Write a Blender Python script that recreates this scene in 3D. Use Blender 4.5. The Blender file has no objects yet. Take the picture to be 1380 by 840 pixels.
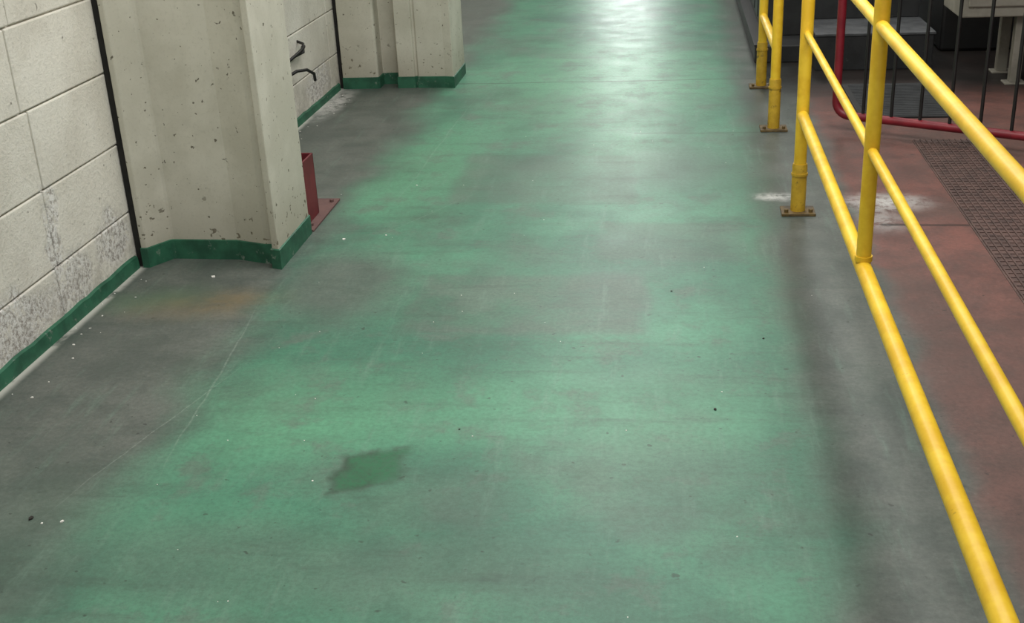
import bpy, bmesh, math, random
from mathutils import Vector, Matrix
random.seed(7)
S=bpy.context.scene
S.view_settings.view_transform='Standard'
S.view_settings.look='None'
S.view_settings.exposure=0.12
H=1.65
def lin(c):
    return tuple((x/12.92 if x<=0.04045 else ((x+0.055)/1.055)**2.4) for x in c)+(1,)
def rgb(r,g,b): return lin((r/255,g/255,b/255))

# ---------- node helper ----------
class N:
    def __init__(s,name):
        s.m=bpy.data.materials.new(name); s.m.use_nodes=True
        s.t=s.m.node_tree; s.n=s.t.nodes; s.l=s.t.links
        s.b=s.n['Principled BSDF']; s.tc=s.n.new('ShaderNodeTexCoord').outputs['Object']
    def set(s,inp,v):
        if hasattr(v,'node'): s.l.new(v,inp)
        else: inp.default_value=v
    def noise(s,scale,detail=4,rough=0.55,vec=None,stretch=None,dist=0.0,off=(0,0,0)):
        v=vec or s.tc
        mp=s.n.new('ShaderNodeMapping'); s.l.new(v,mp.inputs[0])
        if stretch: mp.inputs['Scale'].default_value=stretch
        mp.inputs['Location'].default_value=off
        k=s.n.new('ShaderNodeTexNoise'); s.l.new(mp.outputs[0],k.inputs['Vector'])
        k.inputs['Scale'].default_value=scale;k.inputs['Detail'].default_value=detail;k.inputs['Roughness'].default_value=rough
        k.inputs['Distortion'].default_value=dist
        return k.outputs['Fac']
    def ramp(s,v,a,b,lo=0.0,hi=1.0,smooth=True):
        r=s.n.new('ShaderNodeMapRange'); r.interpolation_type='SMOOTHSTEP' if smooth else 'LINEAR'
        s.set(r.inputs['Value'],v)
        r.inputs['From Min'].default_value=a;r.inputs['From Max'].default_value=b
        r.inputs['To Min'].default_value=lo;r.inputs['To Max'].default_value=hi
        return r.outputs['Result']
    def math(s,op,a,b=0.0):
        k=s.n.new('ShaderNodeMath'); k.operation=op; s.set(k.inputs[0],a); s.set(k.inputs[1],b); return k.outputs[0]
    def mix(s,f,a,b,mode='MIX'):
        k=s.n.new('ShaderNodeMix'); k.data_type='RGBA'; k.blend_type=mode
        s.set(k.inputs[0],f); s.set(k.inputs[6],a); s.set(k.inputs[7],b); return k.outputs[2]
    def sep(s,v=None):
        k=s.n.new('ShaderNodeSeparateXYZ'); s.l.new(v or s.tc,k.inputs[0]); return k.outputs
    def warp(s,scale,amt,vec=None,det=3):
        k=s.n.new('ShaderNodeTexNoise'); s.l.new(vec or s.tc,k.inputs['Vector'])
        k.inputs['Scale'].default_value=scale;k.inputs['Detail'].default_value=det
        a=s.n.new('ShaderNodeVectorMath');a.operation='SUBTRACT';s.l.new(k.outputs['Color'],a.inputs[0]);a.inputs[1].default_value=(.5,.5,.5)
        b=s.n.new('ShaderNodeVectorMath');b.operation='SCALE';s.l.new(a.outputs[0],b.inputs[0]);b.inputs['Scale'].default_value=amt
        c=s.n.new('ShaderNodeVectorMath');c.operation='ADD';s.l.new(vec or s.tc,c.inputs[0]);s.l.new(b.outputs[0],c.inputs[1])
        return c.outputs[0]
    def ell(s,c,r,rot=0.0,vec=None,soft=0.5,rotaxis=2):
        mp=s.n.new('ShaderNodeMapping'); mp.vector_type='TEXTURE'; s.l.new(vec or s.tc,mp.inputs[0])
        mp.inputs['Location'].default_value=c
        e=[0,0,0]; e[rotaxis]=rot; mp.inputs['Rotation'].default_value=e
        mp.inputs['Scale'].default_value=r
        k=s.n.new('ShaderNodeVectorMath'); k.operation='LENGTH'; s.l.new(mp.outputs[0],k.inputs[0])
        return s.ramp(k.outputs['Value'],1-soft,1+soft*0.4,1,0)
    def rect(s,x0,x1,y0,y1,X,Y,e=.05):
        a=s.math('MULTIPLY',s.ramp(X,x0-e,x0+e),s.ramp(X,x1+e,x1-e))
        b=s.math('MULTIPLY',s.ramp(Y,y0-e,y0+e),s.ramp(Y,y1+e,y1-e))
        return s.math('MULTIPLY',a,b)
    def bump(s,h,st=0.3,d=0.01):
        k=s.n.new('ShaderNodeBump'); k.inputs['Strength'].default_value=st;k.inputs['Distance'].default_value=d
        s.l.new(h,k.inputs['Height']); s.l.new(k.outputs[0],s.b.inputs['Normal'])
    def done(s,col,rough=0.6,metal=0.0,spec=None):
        s.set(s.b.inputs['Base Color'],col); s.set(s.b.inputs['Roughness'],rough); s.set(s.b.inputs['Metallic'],metal)
        if spec is not None: s.b.inputs['Specular IOR Level'].default_value=spec
        return s.m

# ---------- materials ----------
def mat_floor():
    m=N('worn_painted_concrete')
    w2=m.warp(2.6,0.30,det=5)
    X,Y,Z=m.sep(w2); X0,Y0,_=m.sep()
    n1=m.noise(1.3,5,.6); n2=m.noise(4.5,6,.7,off=(1,9,0)); n3=m.noise(1.2,5,.68,off=(4,2,0))
    fine=m.noise(60,4,.8)
    g=m.mix(m.ramp(n1,.38,.62),rgb(68,115,95),rgb(84,140,113))
    fresh=[((-1.05,3.02,0),(.50,.33,5),.55),((-1.20,5.5,0),(.35,.9,5),.6),((-.15,3.1,0),(.6,.35,5),.35),((-.45,7.5,0),(.8,1.8,5),.75),((-.25,5.9,0),(.25,.6,5),.5)]
    for c,r,k in fresh:
        g=m.mix(m.math('MULTIPLY',m.ell(c,r,0,w2,.8),k),g,rgb(102,160,126))
    grey=m.mix(m.ramp(n2,.35,.65),rgb(84,89,85),rgb(102,105,100))
    t=m.math('MAXIMUM',m.ramp(n3,.47,.69,0,.50),m.ramp(n2,.48,.67,0,.52))
    for c,r,k in [((-1.25,4.05,0),(.35,.45,5),.75),((-.9,2.25,0),(.9,.22,5),.4),((.05,5.6,0),(.45,.5,5),.4),((.0,2.75,0),(.3,.3,5),.35),((-.6,2.55,0),(.25,.15,5),.35)]:
        t=m.math('MAXIMUM',t,m.math('MULTIPLY',m.ell(c,r,0,w2,.7),k))
    wx,wy,_=m.sep(m.warp(5,.12))
    for x0,x1,y0,y1,k in [(-.94,-.09,3.62,4.17,.62),(-1.02,-.16,5.02,5.8,.5),(-.3,.3,4.3,4.75,.45)]:
        t=m.math('MAXIMUM',t,m.math('MULTIPLY',m.rect(x0,x1,y0,y1,wx,wy,.04),m.math('MULTIPLY',m.ramp(n2,.3,.6,.55,1),k)))
    left=m.math('MULTIPLY',m.ramp(X,-1.28,-1.60,0,1),m.ramp(Y,1.9,3.0,.62,.97)); right=m.ramp(X,.28,.50,0,.97)
    t=m.math('MAXIMUM',t,m.math('MAXIMUM',left,right))
    col=m.mix(t,g,grey)
    col=m.mix(m.ramp(m.noise(2.4,5,.7,off=(8,8,0)),.5,.72,0,.35),col,rgb(60,78,67))
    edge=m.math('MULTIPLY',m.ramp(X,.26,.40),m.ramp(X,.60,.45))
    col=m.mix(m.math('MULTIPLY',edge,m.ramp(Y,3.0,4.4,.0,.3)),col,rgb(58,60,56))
    red=m.mix(m.ramp(n2,.35,.65),rgb(106,78,73),rgb(132,90,82))
    red=m.mix(m.ramp(n3,.42,.62,0,.55),red,rgb(94,82,77))
    red=m.mix(m.ramp(Y,4.6,3.2,0,.5),red,rgb(96,82,78))
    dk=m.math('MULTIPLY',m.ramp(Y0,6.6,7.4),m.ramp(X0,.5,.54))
    st=m.noise(14,4,.7,stretch=(.12,1,1)); col=m.mix(m.ramp(st,.5,.75,0,.38),col,rgb(68,80,73))
    st=m.noise(18,4,.7,stretch=(1,.12,1)); col=m.mix(m.ramp(st,.52,.8,0,.35),col,rgb(120,148,132))
    col=m.mix(m.ramp(X,.70,.82),col,red)
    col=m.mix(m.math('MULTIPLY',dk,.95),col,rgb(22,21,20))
    col=m.mix(m.ramp(fine,.32,.62,.26,0),col,rgb(44,50,46))
    col=m.mix(m.ramp(fine,.58,.75,0,.12),col,rgb(150,168,156))
    sp=m.noise(30,2,.5,off=(5,5,0)); col=m.mix(m.ramp(sp,.69,.76,0,.6),col,rgb(50,54,50))
    px,py,_=m.sep(m.warp(16,.085,det=6))
    ys=m.math('SUBTRACT',py,m.math('MULTIPLY',px,.40))
    c0=2.72+.807*.40
    rim=m.rect(-.90,-.715,c0-.105,c0+.105,px,ys,.02)
    p=m.rect(-.880,-.735,c0-.085,c0+.085,px,ys,.022)
    br=m.ramp(fine,.4,.58,.35,1)
    col=m.mix(m.math('MULTIPLY',rim,m.ramp(n2,.40,.6,.3,.9)),col,rgb(54,66,57)); col=m.mix(m.math('MULTIPLY',p,m.ramp(fine,.38,.60,.45,.9)),col,rgb(46,104,72))
    col=m.mix(m.math('MULTIPLY',m.math('MULTIPLY',m.ell((-1.70,3.84,0),(.28,.15,5),.2,w2,.9),m.ramp(n2,.35,.6,.4,1)),.55),col,rgb(126,106,70))
    col=m.mix(m.math('MULTIPLY',m.ell((-1.92,3.90,0),(.22,.14,5),.2,w2,.9),.4),col,rgb(80,110,80))
    lime=m.ramp(m.noise(14,5,.75),.34,.56)
    pw=m.warp(20,.05)
    for c,r,k in [((.90,5.02,0),(.20,.13,5),.85),((.45,5.10,0),(.10,.06,5),.85),((.86,4.78,0),(.10,.16,5),.45)]:
        col=m.mix(m.math('MULTIPLY',m.math('MULTIPLY',m.ell(c,r,0,pw,.95),lime),k),col,rgb(205,205,201))
    foot=m.math('MULTIPLY',m.ramp(X0,-2.075,-2.11),m.ramp(n2,.36,.5))
    col=m.mix(m.math('MULTIPLY',foot,.85),col,rgb(200,198,190))
    col=m.mix(m.math('MULTIPLY',m.math('MULTIPLY',m.ell((-2.06,7.0,0),(.09,.45,5),0,pw,.9),lime),.8),col,rgb(206,204,200))
    sw=m.warp(3,.04)
    for c,r,a in [((-1.44,3.25,0),(.004,.62,5),.10),((-1.50,2.9,0),(.003,.5,5),-.25),((-1.05,4.9,0),(.003,.35,5),-.5),((-1.22,6.0,0),(.004,1.1,5),-.03)]:
        col=m.mix(m.math('MULTIPLY',m.math('MULTIPLY',m.ell(c,r,a,sw,.6),br),.22),col,rgb(160,172,162))
    wy2=m.sep(sw)
    for x0,x1,y,h,k in [(-1.7,.5,7.48,.009,.6),(.85,2.4,4.72,.012,.7),(-.2,.5,6.2,.010,.35)]:
        col=m.mix(m.math('MULTIPLY',m.rect(x0,x1,y-h,y+h,wy2[0],wy2[1],.008),k),col,rgb(42,42,40))
    m.bump(fine,.07,.004)
    return m.done(col,m.ramp(n2,.3,.7,.38,.46),0,.32)

def mat_wall():
    m=N('painted_block_wall')
    X,Y,Z=m.sep()
    nb=m.noise(14,5,.8,off=(0,3,0)); nf=m.noise(55,4,.8)
    base=m.mix(m.ramp(m.noise(2.5,4,.6),.35,.65),rgb(212,207,195),rgb(229,225,214))
    base=m.mix(m.ramp(nf,.5,.75,0,.4),base,rgb(150,146,136))
    base=m.mix(m.ramp(m.noise(22,2,.6,off=(2,7,1)),.70,.75,0,.7),base,rgb(110,105,96))
    w=m.warp(9,.16)
    peel=0.0
    for c,r,a,k in [((-2.13,3.66,.34),(5,.06,.20),0,.95),((-2.13,3.72,.12),(5,.18,.14),0,.9),((-2.13,4.08,.17),(5,.15,.12),0,1.0),((-2.13,6.95,.13),(5,.28,.11),0,1.0),((-2.13,3.2,.13),(5,.42,.12),0,.95),((-2.13,6.1,.1),(5,.3,.1),0,.6)]:
        peel=m.math('MAXIMUM',peel,m.math('MULTIPLY',m.ell(c,r,0,w,.35),k))
    raw=m.mix(m.ramp(nf,.38,.58),rgb(158,151,144),rgb(238,236,232))
    col=m.mix(m.math('MULTIPLY',peel,m.ramp(nb,.34,.50)),base,raw)
    grime=m.math('MULTIPLY',m.ramp(Z,.30,.03),m.ramp(nb,.35,.65))
    col=m.mix(m.math('MULTIPLY',grime,.5),col,rgb(144,137,127))
    m.bump(m.math('ADD',nf,m.math('MULTIPLY',peel,-.8)),.45,.01)
    return m.done(col,.85,0,.2)

def mat_col(name='painted_column_concrete',k=1.0):
    m=N(name)
    X,Y,Z=m.sep()
    base=m.mix(m.ramp(m.noise(3,5,.6),.35,.65),rgb(192,188,173),rgb(209,205,191))
    base=m.mix(m.ramp(m.noise(80,4,.8),.5,.75,0,.25),base,rgb(140,136,120))
    pits=m.ramp(m.noise(46,2,.5,off=(2,7,1)),.69,.72)
    big=m.math('MULTIPLY',m.ramp(m.noise(26,3,.6,off=(9,1,1)),.64,.67),m.ramp(Z,.36,.16))
    p=m.math('MAXIMUM',pits,big)
    col=m.mix(m.math('MULTIPLY',p,.85),base,rgb(84,76,62))
    col=m.mix(m.math('MULTIPLY',m.ramp(Z,.35,.05),.35),col,rgb(140,132,110))
    m.bump(p,.35,-.006)
    return m.done(col,.75,0,.3)

def simple(name,c1,c2,scale=8,rough=.5,metal=0,chip=None,bump=.1,spec=None,ct=(.64,.7)):
    m=N(name)
    col=m.mix(m.ramp(m.noise(scale,4,.65),.35,.65),c1,c2)
    if chip: col=m.mix(m.ramp(m.noise(scale*2.2,5,.7,off=(3,5,1)),*ct),col,chip)
    m.bump(m.noise(scale*6,3,.6),bump,.004)
    return m.done(col,rough,metal,spec)

M_floor=mat_floor(); M_wall=mat_wall(); M_col=mat_col(); 
M_green=simple('green_skirting_paint',rgb(32,80,60),rgb(46,104,78),9,.6,chip=rgb(120,134,122),ct=(.60,.70))
M_yel=simple('yellow_rail_paint',rgb(222,176,34),rgb(238,198,50),9,.42,chip=rgb(140,104,34),ct=(.66,.78))
M_yelw=simple('worn_yellow_paint',rgb(178,142,34),rgb(200,162,44),14,.5,chip=rgb(100,80,36),ct=(.56,.72))
M_plate=simple('rusty_base_plate',rgb(104,84,44),rgb(70,58,40),20,.6)
M_red=simple('red_gate_paint',rgb(110,18,32),rgb(130,28,40),8,.45,chip=rgb(90,40,44))
M_reds=simple('red_steel_guard_paint',rgb(98,26,34),rgb(116,34,42),8,.6)
M_pink=simple('dusty_red_plate',rgb(98,76,74),rgb(110,84,80),10,.85,spec=.2)
M_black=simple('black_steel',rgb(20,20,20),rgb(28,27,26),10,.5)
M_gap=simple('gap_shade_black',rgb(28,27,26),rgb(40,38,35),10,.9)  # black that stands in for shade in the wall gap
M_step=simple('dark_step_paint',rgb(26,27,28),rgb(38,39,40),7,.6,chip=rgb(60,60,60))
M_stept=simple('grey_step_tread',rgb(62,64,66),rgb(82,84,86),9,.6)  # treads in a lighter grey than the risers
M_cream=simple('cream_machine_paint',rgb(122,118,107),rgb(142,138,127),5,.6,chip=rgb(80,72,60))
M_ceil=simple('ceiling_paint',rgb(140,140,136),rgb(155,154,150),2,.9)
M_dark=simple('dark_hall_wall_paint',rgb(36,36,35),rgb(46,46,45),2,.9)
M_far=simple('end_wall_paint',rgb(110,112,106),rgb(124,126,120),2,.9)
M_flake=simple('white_plaster_flake',rgb(225,222,215),rgb(235,232,226),30,.9)
M_chip=simple('dark_debris',rgb(40,38,34),rgb(56,52,46),30,.9)
M_house=simple('lamp_housing_white',rgb(220,220,218),rgb(228,228,226),5,.5)
M_grate=simple('anti_slip_strip',rgb(78,62,58),rgb(100,78,72),14,.75,metal=.1)
def emis(name,c,s):
    m=bpy.data.materials.new(name);m.use_nodes=True;b=m.node_tree.nodes['Principled BSDF']
    b.inputs['Base Color'].default_value=(.8,.8,.8,1);b.inputs['Emission Color'].default_value=c;b.inputs['Emission Strength'].default_value=s
    return m
M_pane=emis('glowing_window_pane',(.95,1,.97,1),14)  # emissive pane of the added end window

# ---------- mesh helpers ----------
def mk(name,bm,mats,parent=None,smooth=False,bevel=0):
    me=bpy.data.meshes.new(name); bmesh.ops.recalc_face_normals(bm,faces=bm.faces); bm.to_mesh(me); bm.free()
    o=bpy.data.objects.new(name,me); S.collection.objects.link(o)
    for x in (mats if isinstance(mats,list) else [mats]): me.materials.append(x)
    if smooth:
        for p in me.polygons: p.use_smooth=True
        try:
            me.set_sharp_from_angle(angle=math.radians(40))
        except Exception: pass
    if bevel:
        b=o.modifiers.new('bevel','BEVEL');b.width=bevel;b.segments=2;b.limit_method='ANGLE'
    if parent: o.parent=parent
    return o
def empty(name,loc=(0,0,0)):
    o=bpy.data.objects.new(name,None);o.empty_display_size=.1;S.collection.objects.link(o); return o
def box(bm,a,b,mi=0):
    x0,y0,z0=a;x1,y1,z1=b
    v=[bm.verts.new(p) for p in [(x0,y0,z0),(x1,y0,z0),(x1,y1,z0),(x0,y1,z0),(x0,y0,z1),(x1,y0,z1),(x1,y1,z1),(x0,y1,z1)]]
    for f in [(0,3,2,1),(4,5,6,7),(0,1,5,4),(1,2,6,5),(2,3,7,6),(3,0,4,7)]:
        q=bm.faces.new([v[i] for i in f]);q.material_index=mi
def prism(bm,pts,z0,z1,mi=0):
    lo=[bm.verts.new((x,y,z0)) for x,y in pts];hi=[bm.verts.new((x,y,z1)) for x,y in pts];n=len(pts)
    bm.faces.new(lo[::-1]).material_index=mi;bm.faces.new(hi).material_index=mi
    for i in range(n): bm.faces.new([lo[i],lo[(i+1)%n],hi[(i+1)%n],hi[i]]).material_index=mi
def sweep(bm,path,r,seg=20,mi=0):
    path=[Vector(p) for p in path]; rings=[]
    T=(path[1]-path[0]).normalized(); a=Vector((0,0,1)) if abs(T.z)<.9 else Vector((1,0,0))
    u=T.cross(a).normalized()
    for i,p in enumerate(path):
        if i==0:t=path[1]-p
        elif i==len(path)-1:t=p-path[i-1]
        else:t=(path[i+1]-p).normalized()+(p-path[i-1]).normalized()
        t.normalize(); u=(u-t*u.dot(t)).normalized(); w=t.cross(u)
        rr=r[i] if isinstance(r,(list,tuple)) else r
        rings.append([bm.verts.new(p+(u*math.cos(2*math.pi*k/seg)+w*math.sin(2*math.pi*k/seg))*rr) for k in range(seg)])
    for i in range(len(rings)-1):
        for k in range(seg): bm.faces.new([rings[i][k],rings[i][(k+1)%seg],rings[i+1][(k+1)%seg],rings[i+1][k]]).material_index=mi
    bm.faces.new(rings[0][::-1]).material_index=mi;bm.faces.new(rings[-1]).material_index=mi

# ---------- room shell ----------
WX=-2.128
bm=bmesh.new(); box(bm,(-2.4,-1.5,-.1),(4.6,17,0)); mk('floor',bm,M_floor)
bm=bmesh.new(); box(bm,(-2.4,-1.5,3.6),(4.6,17,3.7)); mk('ceiling',bm,M_ceil)
bm=bmesh.new(); box(bm,(4.5,-1.5,0),(4.6,17,3.6)); mk('wall_right',bm,M_dark)
bm=bmesh.new()
box(bm,(-2.4,-1.5,0),(WX-.012,17,3.6))
zs=[0,.228,.503,.779,1.057,1.335,1.613,1.891,2.169,2.447,2.725,3.0,3.3,3.6]
g=.0028
for i in range(len(zs)-1):
    y=3.64-1.2*5+random.uniform(-.04,.04)+(0.0 if i<6 else .6*(i%2))
    while y<17:
        y0=max(y,-1.5);y1=min(y+1.2,17)
        if y1-y0>.05:
            d=random.uniform(-.0015,.0015)
            box(bm,(WX-.02,y0+g,zs[i]+g),(WX+d,y1-g,zs[i+1]-g))
        y+=1.2
mk('wall_left',bm,M_wall,bevel=.005)
bm=bmesh.new()
wx0,wx1,wz0,wz1=-1.05,-.25,.9,2.5
Yw=16.8
box(bm,(-2.1,Yw,0),(wx0,17,3.6));box(bm,(wx1,Yw,0),(4.5,17,3.6));box(bm,(wx0,Yw,0),(wx1,17,wz0));box(bm,(wx0,Yw,wz1),(wx1,17,3.6))
mk('wall_back',bm,M_far)
win=empty('unseen_window')  # out-of-view window, put in and sized for its streak on the floor
bm=bmesh.new(); box(bm,(wx0,Yw+.1,wz0),(wx1,Yw+.12,wz1)); mk('pane',bm,M_pane,win)
bm=bmesh.new()
for x in (wx0,(wx0+wx1)/2-.02,wx1-.04): box(bm,(x,Yw+.04,wz0),(x+.04,Yw+.1,wz1))
for z in (wz0,(wz0+wz1)/2-.02,wz1-.04): box(bm,(wx0,Yw+.05,z),(wx1,Yw+.1,z+.04))
mk('frame',bm,M_house,win)
def wob(y0,y1,x,zt,name):
    bm=bmesh.new(); n=max(4,int((y1-y0)/.06)); prev=None
    for i in range(n+1):
        y=y0+(y1-y0)*i/n; z=zt+random.uniform(-.004,.004)
        ring=[bm.verts.new(p) for p in [(x-.002,y,0),(x+.014,y,0),(x+.010,y,z-.006),(x-.002,y,z)]]
        if prev:
            for k in range(3): bm.faces.new([prev[k],prev[k+1],ring[k+1],ring[k]])
        else: bm.faces.new(ring)
        prev=ring
    bm.faces.new(prev[::-1]); return mk(name,bm,M_green)
wob(-1.5,4.22,WX,.056,'baseboard_left')
wob(4.66,7.37,WX,.045,'baseboard_left.001')
wob(7.82,16.8,WX,.06,'baseboard_left.002')

# ---------- columns ----------
def column(name,prof,nvis,sk_h,gap_y):
    e=empty(name)
    bm=bmesh.new(); prism(bm,prof,0,3.6); mk('shaft',bm,M_col,e,bevel=.005)
    pts=[Vector(p) for p in prof[:nvis]]
    def off(d):
        out=[]
        for i,p in enumerate(pts):
            ns=[]
            for a,b in ((i-1,i),(i,i+1)):
                if a>=0 and b<len(pts):
                    t=(pts[b]-pts[a]).normalized(); ns.append(Vector((t.y,-t.x)))
            n=sum(ns,Vector((0,0))); 
            if len(ns)==2:
                n.normalize(); n=n/max(.45,n.dot(ns[0]))
            out.append(p+n*d)
        return out
    o=off(.006); inn=off(-.003)
    bm=bmesh.new()
    O0=[bm.verts.new((p.x,p.y,0)) for p in o];O1=[bm.verts.new((p.x,p.y,sk_h)) for p in o];I1=[bm.verts.new((p.x,p.y,sk_h+.004)) for p in inn]
    for i in range(len(pts)-1):
        bm.faces.new([O0[i],O0[i+1],O1[i+1],O1[i]]);bm.faces.new([O1[i],O1[i+1],I1[i+1],I1[i]])
    mk('skirting',bm,M_green,e)
    bm=bmesh.new(); box(bm,(WX+.001,gap_y,0),(-2.101,gap_y+.3,3.59)); mk('gap_shade_strip',bm,M_gap,e)  # dark strip filling the gap beside the wall, in place of its shade
    return e
prof1=[(-2.10,4.225),(-2.075,4.225),(-2.067,4.24),(-2.015,4.325),(-2.0,4.328),(-1.73,4.318),(-1.60,4.272),(-1.558,4.272),(-1.556,4.22),(-1.525,4.21),(-1.525,4.63),(-2.10,4.63)]
column('concrete_column',prof1,11,.080,4.235)
prof2=[(-2.10,7.39),(-1.875,7.39),(-1.865,7.40),(-1.865,7.52),(-1.745,7.52),(-1.735,7.39),(-1.63,7.39),(-1.625,7.405),(-1.61,7.405),(-1.605,7.39),(-1.43,7.385),(-1.375,7.37),(-1.375,7.80),(-2.10,7.80)]
column('concrete_column',prof2,13,.07,7.41)

# ---------- yellow railings ----------
RX=.527
ZB,ZM,ZT=.42,.752,1.082
def post(bm_y,bm_w,bm_p,x,y,sl,top=1.16,r=.0255):
    sweep(bm_w,[(x,y,.008),(x,y,sl-.01),(x,y,sl)],[.031,.031,.029],24)
    sweep(bm_w,[(x,y,sl-.05),(x,y,sl-.04)],[.034,.034],24)
    sweep(bm_y,[(x,y,sl-.005),(x,y,top-.012),(x,y,top)],[r,r,r*.75],24)
    box(bm_p,(x-.07,y-.055,0),(x+.07,y+.055,.012))
    for sx in (-.05,.05): sweep(bm_p,[(x+sx,y-.03,.01),(x+sx,y-.03,.026)],.010,6)
def railing(name,posts,y0,y1,balusters=()):
    e=empty(name)
    by,bw,bp=bmesh.new(),bmesh.new(),bmesh.new()
    for y,sl in posts: post(by,bw,bp,RX,y,sl)
    for z,r in ((ZB,.0225),(ZM,.0135),(ZT,.0165)):
        sweep(by,[(RX,y0,z),(RX,(y0+y1)/2,z),(RX,y1,z)],r,24)
    for y in balusters:
        sweep(by,[(RX,y,ZB-.012),(RX,y,1.19)],.0205,24)
        sweep(by,[(RX,y,ZB+.02),(RX,y,ZB+.034)],.024,24)
    mk('rails_and_posts',by,M_yel,e,smooth=True);mk('post_sleeves',bw,M_yelw,e,smooth=True);mk('base_plates',bp,M_plate,e,bevel=.002)
railing('yellow_guard_railing',[(4.885,.215),(-.6,.215)],-.6,4.885,[3.17,1.45])
railing('yellow_guard_railing',[(6.25,.27),(7.25,.27)],6.25,7.25)

# ---------- red gate ----------
e=empty('red_pipe_gate')
A=Vector((.838,6.22,0));D=Vector((.495,-.288,0)).normalized();L=1.32
bm=bmesh.new()
zb,zt,rc=.085,1.15,.07
def P(s,z): q=A+D*s; return (q.x,q.y,z)
path=[]
cs=[(rc,zb+rc,180,270),(L-rc,zb+rc,270,360),(L-rc,zt-rc,0,90),(rc,zt-rc,90,180)]
path.append(P(0,.6))
for cx,cz,a0,a1 in cs:
    for k in range(7):
        a=math.radians(a0+(a1-a0)*k/6); path.append(P(cx+rc*math.cos(a),cz+rc*math.sin(a)))
path.append(P(0,.6))
sweep(bm,path,.0215,18)
mk('frame',bm,M_red,e,smooth=True)
bm=bmesh.new()
for k in range(1,9):
    s=L*k/9; sweep(bm,[P(s,zb),P(s,zt)],.0085,10)
mk('bars',bm,M_black,e,smooth=True)
bm=bmesh.new()
sweep(bm,[P(L-.05,0.0),P(L-.05,zb)],.012,12)
mk('drop_bolt',bm,M_black,e,smooth=True)

# ---------- steps, plinth, floor plate, machine ----------
e=empty('steel_platform_steps')
bm=bmesh.new(); bt=bmesh.new()
x0,x1=.89,1.60
for i in range(4):
    y=7.67+i*.54; z=.228*(i+1)
    box(bm,(x0,y+.01,0 if i==0 else z-.228),(x1,y+.56 if i<3 else y+.9,z-.012))
    box(bt,(x0-.008,y,z-.012),(x1+.008,y+(.545 if i<3 else .9),z))
    for k in range(14):
        for q in range(8):
            cx=x0+.03+k*(x1-x0-.06)/13; cy=y+.05+q*.062
            a=.5 if (k+q)%2 else -.5
            dx,dy=.017*math.cos(a),.017*math.sin(a); nx,ny=-.004*math.sin(a),.004*math.cos(a)
            vs=[bt.verts.new((cx+s*dx+t*nx,cy+s*dy+t*ny,z+.0015)) for s,t in ((-1,0),(0,-1),(1,0),(0,1))]
            bt.faces.new(vs)
mk('risers',bm,M_step,e,bevel=.004); mk('checker_treads',bt,M_stept,e)
e=empty('machine_plinth')
bm=bmesh.new(); box(bm,(.53,7.95,0),(.86,12,.11)); box(bm,(.60,8.3,.11),(.86,11.9,.75)); mk('body',bm,M_step,e,bevel=.006)
bm=bmesh.new(); box(bm,(.525,7.945,.11),(.60,12,.118)); 
for k in range(9): box(bm,(.594,8.4+k*.38,.16),(.60,8.68+k*.38,.68))
mk('trim_panels',bm,M_black,e)
e=empty('floor_drain_plate')
bm=bmesh.new(); box(bm,(1.0,6.45,0),(1.56,7.25,.010)); mk('plate',bm,M_step,e,bevel=.002)
bm=bmesh.new()
for k in range(30): box(bm,(1.03,6.475+k*.025,.010),(1.53,6.481+k*.025,.013))
mk('ribs',bm,M_stept,e)
e=empty('machine_cabinet')
bm=bmesh.new(); box(bm,(1.62,7.15,.40),(3.1,7.6,1.3)); 
box(bm,(1.66,7.135,.46),(2.2,7.15,1.25)); box(bm,(2.25,7.135,.46),(3.05,7.15,1.25)); mk('housing',bm,M_cream,e,bevel=.01)
bm=bmesh.new()
for x in (1.98,3.0):
    for y in (7.24,7.55):
        box(bm,(x-.03,y-.03,.01),(x+.03,y+.03,.40)); box(bm,(x-.06,y-.05,0),(x+.06,y+.05,.012))
mk('legs',bm,M_cream,e,bevel=.004)
bm=bmesh.new(); box(bm,(2.0,7.23,.2),(2.95,7.26,.25)); mk('brace',bm,M_black,e)
e=empty('hydraulic_press')
bm=bmesh.new(); box(bm,(1.75,8.2,0),(3.4,9.8,.5)); box(bm,(1.85,8.35,.5),(2.1,9.6,2.4)); box(bm,(3.05,8.35,.5),(3.3,9.6,2.4)); box(bm,(1.8,8.3,2.4),(3.35,9.7,2.9)); mk('frame',bm,M_black,e,bevel=.02)
bm=bmesh.new(); sweep(bm,[(2.57,9,1.5),(2.57,9,2.4)],.12,24); box(bm,(2.2,8.6,1.4),(2.95,9.4,1.5)); mk('ram',bm,M_black,e)

bm=bmesh.new(); box(bm,(1.19,2.0,0),(1.49,6.0,.003))
n=11
for k in range(n):
    x=1.20+k*.28/(n-1); box(bm,(x-.003,2.0,.003),(x+.003,6.0,.008))
for k in range(99):
    y=2.02+k*.04; box(bm,(1.195,y-.002,.003),(1.485,y+.002,.006))
mk('anti_slip_floor_strip',bm,M_grate)

# ---------- red column guard ----------
e=empty('red_steel_post_guard')
bm=bmesh.new()
t=.008; gx0,gx1,gy0,gy1,gz=-1.80,-1.555,4.66,4.875,.285
box(bm,(gx1-t,gy0,.01),(gx1,gy1,gz));box(bm,(gx0,gy0,.01),(gx0+t,gy1,gz));box(bm,(gx0,gy1-t,.01),(gx1,gy1,gz));box(bm,(gx0,gy0,.01),(gx1,gy0+t,gz))
mk('box_section',bm,M_reds,e,bevel=.002)
bm=bmesh.new(); box(bm,(-1.88,4.645,0),(-1.515,5.08,.01))
for x,y in ((-1.54,4.70),(-1.54,5.03),(-1.84,5.03)): sweep(bm,[(x,y,.01),(x,y,.022)],.010,6)
mk('base_plate',bm,M_pink,e,bevel=.002)

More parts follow.
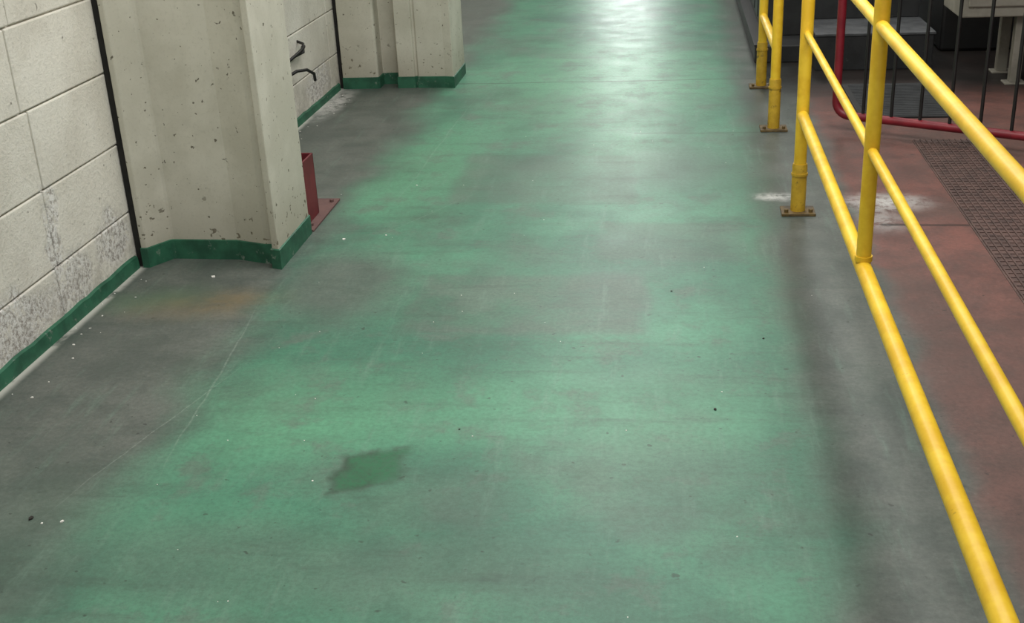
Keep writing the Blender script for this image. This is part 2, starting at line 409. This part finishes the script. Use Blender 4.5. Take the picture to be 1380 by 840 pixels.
# ---------- cable stubs on wall ----------
e=empty('black_cable_stubs')
bm=bmesh.new()
def arc(y,z,ln,h,out):
    return [(WX-.01+math.sin(math.pi*k/10)*out+.004,y+ln*k/10,z+h*math.sin(math.pi*.8*k/10)) for k in range(11)]
sweep(bm,arc(6.42,.37,.30,.05,.05),.009,10)
sweep(bm,[(WX,6.36,.30),(WX+.05,6.40,.325),(WX+.09,6.46,.32),(WX+.11,6.52,.285),(WX+.10,6.56,.24)],.009,10)
sweep(bm,[(WX,6.62,.45),(WX+.04,6.60,.44),(WX+.05,6.56,.40),(WX,6.50,.38)],.008,10)
mk('cables',bm,M_black,e,smooth=True)

# ---------- debris ----------
def flakes(name,pts,mat):
    bm=bmesh.new()
    for x,y,s in pts:
        n=random.randint(4,6);a0=random.random()*6
        ps=[(x+s*random.uniform(.5,1)*math.cos(a0+6.283*k/n),y+s*random.uniform(.5,1)*math.sin(a0+6.283*k/n)) for k in range(n)]
        prism(bm,ps,0,min(.004,s*.5))
    mk(name,bm,mat)
pts=[(-1.77,4.12,.013),(-1.36,4.55,.009),(-.165,2.01,.006),(-.15,1.975,.007),(-.20,1.98,.005),(-.17,2.04,.005),(-.13,2.02,.004),(-.40,1.985,.006),(-1.55,2.42,.006),(-1.60,2.41,.004),(-1.19,4.6,.006),(-1.2,5.3,.006),(-.95,2.65,.004)]
for k in range(45): pts.append((random.uniform(-1.6,.5),random.uniform(1.9,6.5),random.uniform(.0015,.003)))
for k in range(60): pts.append((random.uniform(-2.10,-1.98),random.uniform(2.5,7.3),random.uniform(.002,.006)))
flakes('plaster_flakes',[p for p in pts if not(p[0]<-1.5 and 4.2<p[1]<5.1)],M_flake)
flakes('dark_debris_crumbs',[(-1.64,2.43,.010),(.13,3.10,.007),(-.6,2.95,.004),(.0,4.0,.005),(.3,3.6,.005)],M_chip)

# ---------- lamps ----------
def lamp(x,y,pw,name='unseen_ceiling_light',ln=2.2,wd=.9):  # fixtures out of view, widened to soften the rail shadow
    e=empty(name)
    bm=bmesh.new(); box(bm,(x-wd/2-.04,y-ln/2-.04,3.50),(x+wd/2+.04,y+ln/2+.04,3.58)); mk('housing',bm,M_house,e,bevel=.01)
    l=bpy.data.lights.new('diffuser_light','AREA');l.shape='RECTANGLE';l.size=wd;l.size_y=ln;l.energy=pw;l.color=(1,.988,.955)
    o=bpy.data.objects.new('diffuser_light',l);S.collection.objects.link(o);o.location=(x,y,3.49);o.parent=e
for y,a,b in ((3.7,64,76),(8.0,62,28),(12.2,66,26)):
    lamp(-.55,y,a); lamp(1.0,y,b)  # right-hand row added, unseen, to even out shadow and brighten the red floor
lamp(-.4,-.3,42,ln=1.2)
w=bpy.data.worlds.new('World');S.world=w;w.use_nodes=True
w.node_tree.nodes['Background'].inputs[0].default_value=(.95,.98,1,1);w.node_tree.nodes['Background'].inputs[1].default_value=.5

# ---------- camera ----------
f=Vector((220,-698,1600)).normalized()
d=Vector((184,3730,1600)).normalized()
d=(d-f*d.dot(f)).normalized(); r=d.cross(f)
right=Vector((r.x,f.x,-d.x));down=Vector((r.y,f.y,-d.y));fwd=Vector((r.z,f.z,-d.z))
M=Matrix((right,-down,-fwd)).transposed().to_4x4(); M.translation=(0,0,H)
c=bpy.data.cameras.new('camera');c.sensor_width=36;c.lens=1600/1380*36;c.clip_start=.02
co=bpy.data.objects.new('camera',c);S.collection.objects.link(co);co.matrix_world=M;S.camera=co
